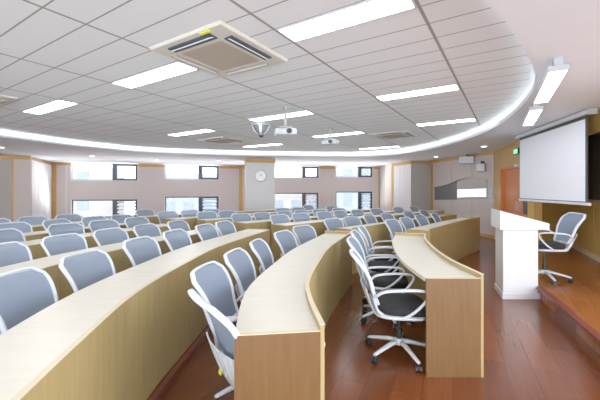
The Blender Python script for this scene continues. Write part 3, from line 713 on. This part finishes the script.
bm = bmesh.new(); lathe(bm, [(.185, -.05), (.13, -.15), (.06, -.23), (.05, -.235)], 28); obj('shroud', bm, M['steeldark'], t, smooth=False)
for q in range(5):
    a = -PI/2+q*2*PI/5; bm = bmesh.new(); sweep(bm, [Vector((math.cos(a)*r, math.sin(a)*r, z)) for r, z in ((.19, -.04), (.14, -.15), (.065, -.235))], .05, .02, up=Vector((-math.sin(a), math.cos(a), 0))); obj('rib', bm, M['white'], t, smooth=True)
bm = bmesh.new(); lathe(bm, [(.05, -.225), (.045, -.26), (.02, -.28)], 20); obj('lens', bm, M['blackp'], t)

# surface strip lights above the stage
def strip(p0, p1, label):
    p0 = Vector((*p0, 0)); p1 = Vector((*p1, 0)); d = p1-p0; ln = d.length; t = thing('strip_light', label, 'light', ((p0.x+p1.x)/2, (p0.y+p1.y)/2, Z_LOW), math.atan2(d.y, d.x), 'surface strip lights over the stage')
    z = -.10
    bm = bmesh.new(); box(bm, (0, 0, z), (ln, .15, .035)); obj('housing', bm, M['white_paint'], t, bevel=.008)
    bm = bmesh.new(); box(bm, (0, 0, z-.020), (ln-.03, .13, .006)); obj('diffuser', bm, M['tube'], t)
    for q in (-1, 1):
        bm = bmesh.new(); box(bm, (q*(ln/2-.0), 0, z), (.02, .155, .05)); obj('end_cap', bm, M['steel'], t, bevel=.004)
    for q in (-1, 1):
        bm = bmesh.new(); box(bm, (q*(ln/2-.06), 0, -.045), (.08, .07, .09)); obj('mount', bm, M['steel'], t, bevel=.004)
strip((2.27, 2.93), (2.90, 4.02), 'nearer surface mounted strip light on the plaster border above the stage')
strip((3.10, 4.38), (3.70, 5.42), 'further surface mounted strip light, in line behind the nearer one')

# ------------------------------------------------------------------ lectern
t = thing('lectern', 'white lacquered lectern with a sloping top standing at the stage edge', 'lectern', (2.95, 4.445, 0))
def trap(bm, x0, x1, d, z0, z1, sk=.36, z1r=None, y0=0):
    z1r = z1 if z1r is None else z1r; s = sk*d
    B = [(x0, y0), (x1, y0), (x1-s*.2, y0+d), (x0+s, y0+d)]
    a = [bm.verts.new((x, y, z0)) for x, y in B]; b = [bm.verts.new((x, y, z)) for (x, y), z in zip(B, (z1, z1r, z1r, z1))]
    bm.faces.new(a); bm.faces.new(b[::-1])
    for i in range(4): bm.faces.new((a[i], a[(i+1) % 4], b[(i+1) % 4], b[i]))
bm = bmesh.new(); trap(bm, -.255, .255, .5, 0, .085); obj('plinth', bm, M['white_paint'], t, bevel=.008)
bm = bmesh.new(); trap(bm, -.235, .235, .46, .085, .93, y0=.02); obj('body', bm, M['white_paint'], t, bevel=.006)
bm = bmesh.new(); trap(bm, -.305, .355, .58, .93, 1.185, z1r=1.015, y0=-.03); obj('sloping_top', bm, M['white_paint'], t, bevel=.008)

# ------------------------------------------------------------------ buildings outside
def building(x0, x1, y, h, mat, label, nx, nz):
    t = thing('building', label, 'building', ((x0+x1)/2, y, -4), 0, 'buildings outside the windows'); w = x1-x0
    bm = bmesh.new(); box(bm, (0, 3, h/2), (w, 6, h)); obj('facade', bm, mat, t)
    for i in range(nx):
        for j in range(nz):
            X = -w/2+w*(i+.5)/nx; Z = h*(j+.5)/nz; bm = bmesh.new(); box(bm, (X, -.02, Z), (w/nx*.55, .06, h/nz*.5)); obj('building_window', bm, M['wglass'], t)
    bm = bmesh.new()
    for j in range(nz): box(bm, (0, -.15, h*j/nz+.1), (w, .3, .15))
    obj('balcony_slab', bm, M['facade'], t)
building(-32, -21, 34, 8.0, M['facade'], 'pale block of flats seen through the leftmost lower window', 5, 3)
building(-17, -9, 36, 7.2, M['facade2'], 'blue grey building seen through the second lower window', 4, 3)
building(-4, 3, 44, 7.0, M['facade'], 'pale building seen through the third lower window', 3, 3)
building(4.5, 12, 38, 8.6, M['facade2'], 'blue grey building seen through the rightmost window pair', 4, 3)
bm = bmesh.new(); prism(bm, [(-60, 20), (60, 20), (60, 80), (-60, 80)], -4.2, -4); struct(obj('floor_outside_ground', bm, M['plaster']))

# ------------------------------------------------------------------ light
w = bpy.data.worlds.new('sky'); bpy.context.scene.world = w; w.use_nodes = True
bg = w.node_tree.nodes['Background']; bg.inputs['Color'].default_value = (.93, .96, 1, 1); bg.inputs['Strength'].default_value = 4.0
for x, y, rz in ((-8.5, 16.6, .30), (-5.0, 17.8, .30), (-.2, 18.3, 0), (2.6, 18.3, 0)):  # unseen area lights added below the sills to brighten the soffit
    l = bpy.data.lights.new('added_window_fill', 'AREA'); l.shape = 'RECTANGLE'; l.size = 2.6; l.size_y = 1.6; l.energy = 450; l.color = (1, .98, .96)
    lo = bpy.data.objects.new('added_window_fill', l); col.objects.link(lo); lo.location = (x, y, -.9); lo.rotation_euler = (math.radians(-125), 0, rz)
# camera
cam = bpy.data.cameras.new('camera'); co = bpy.data.objects.new('camera', cam); col.objects.link(co)
co.location = (0, 0, H); co.rotation_euler = (PI/2, 0, 0); cam.sensor_width = 36; cam.lens = 334/600*36; cam.shift_y = -10/600; cam.clip_start = .05
bpy.context.scene.camera = co
sc = bpy.context.scene
sc.view_settings.view_transform = 'Standard'; sc.view_settings.look = 'None'; sc.view_settings.exposure = 0.56; sc.view_settings.gamma = 1.18
sc.cycles.use_denoising = True; sc.cycles.max_bounces = 8; sc.cycles.sample_clamp_indirect = 8
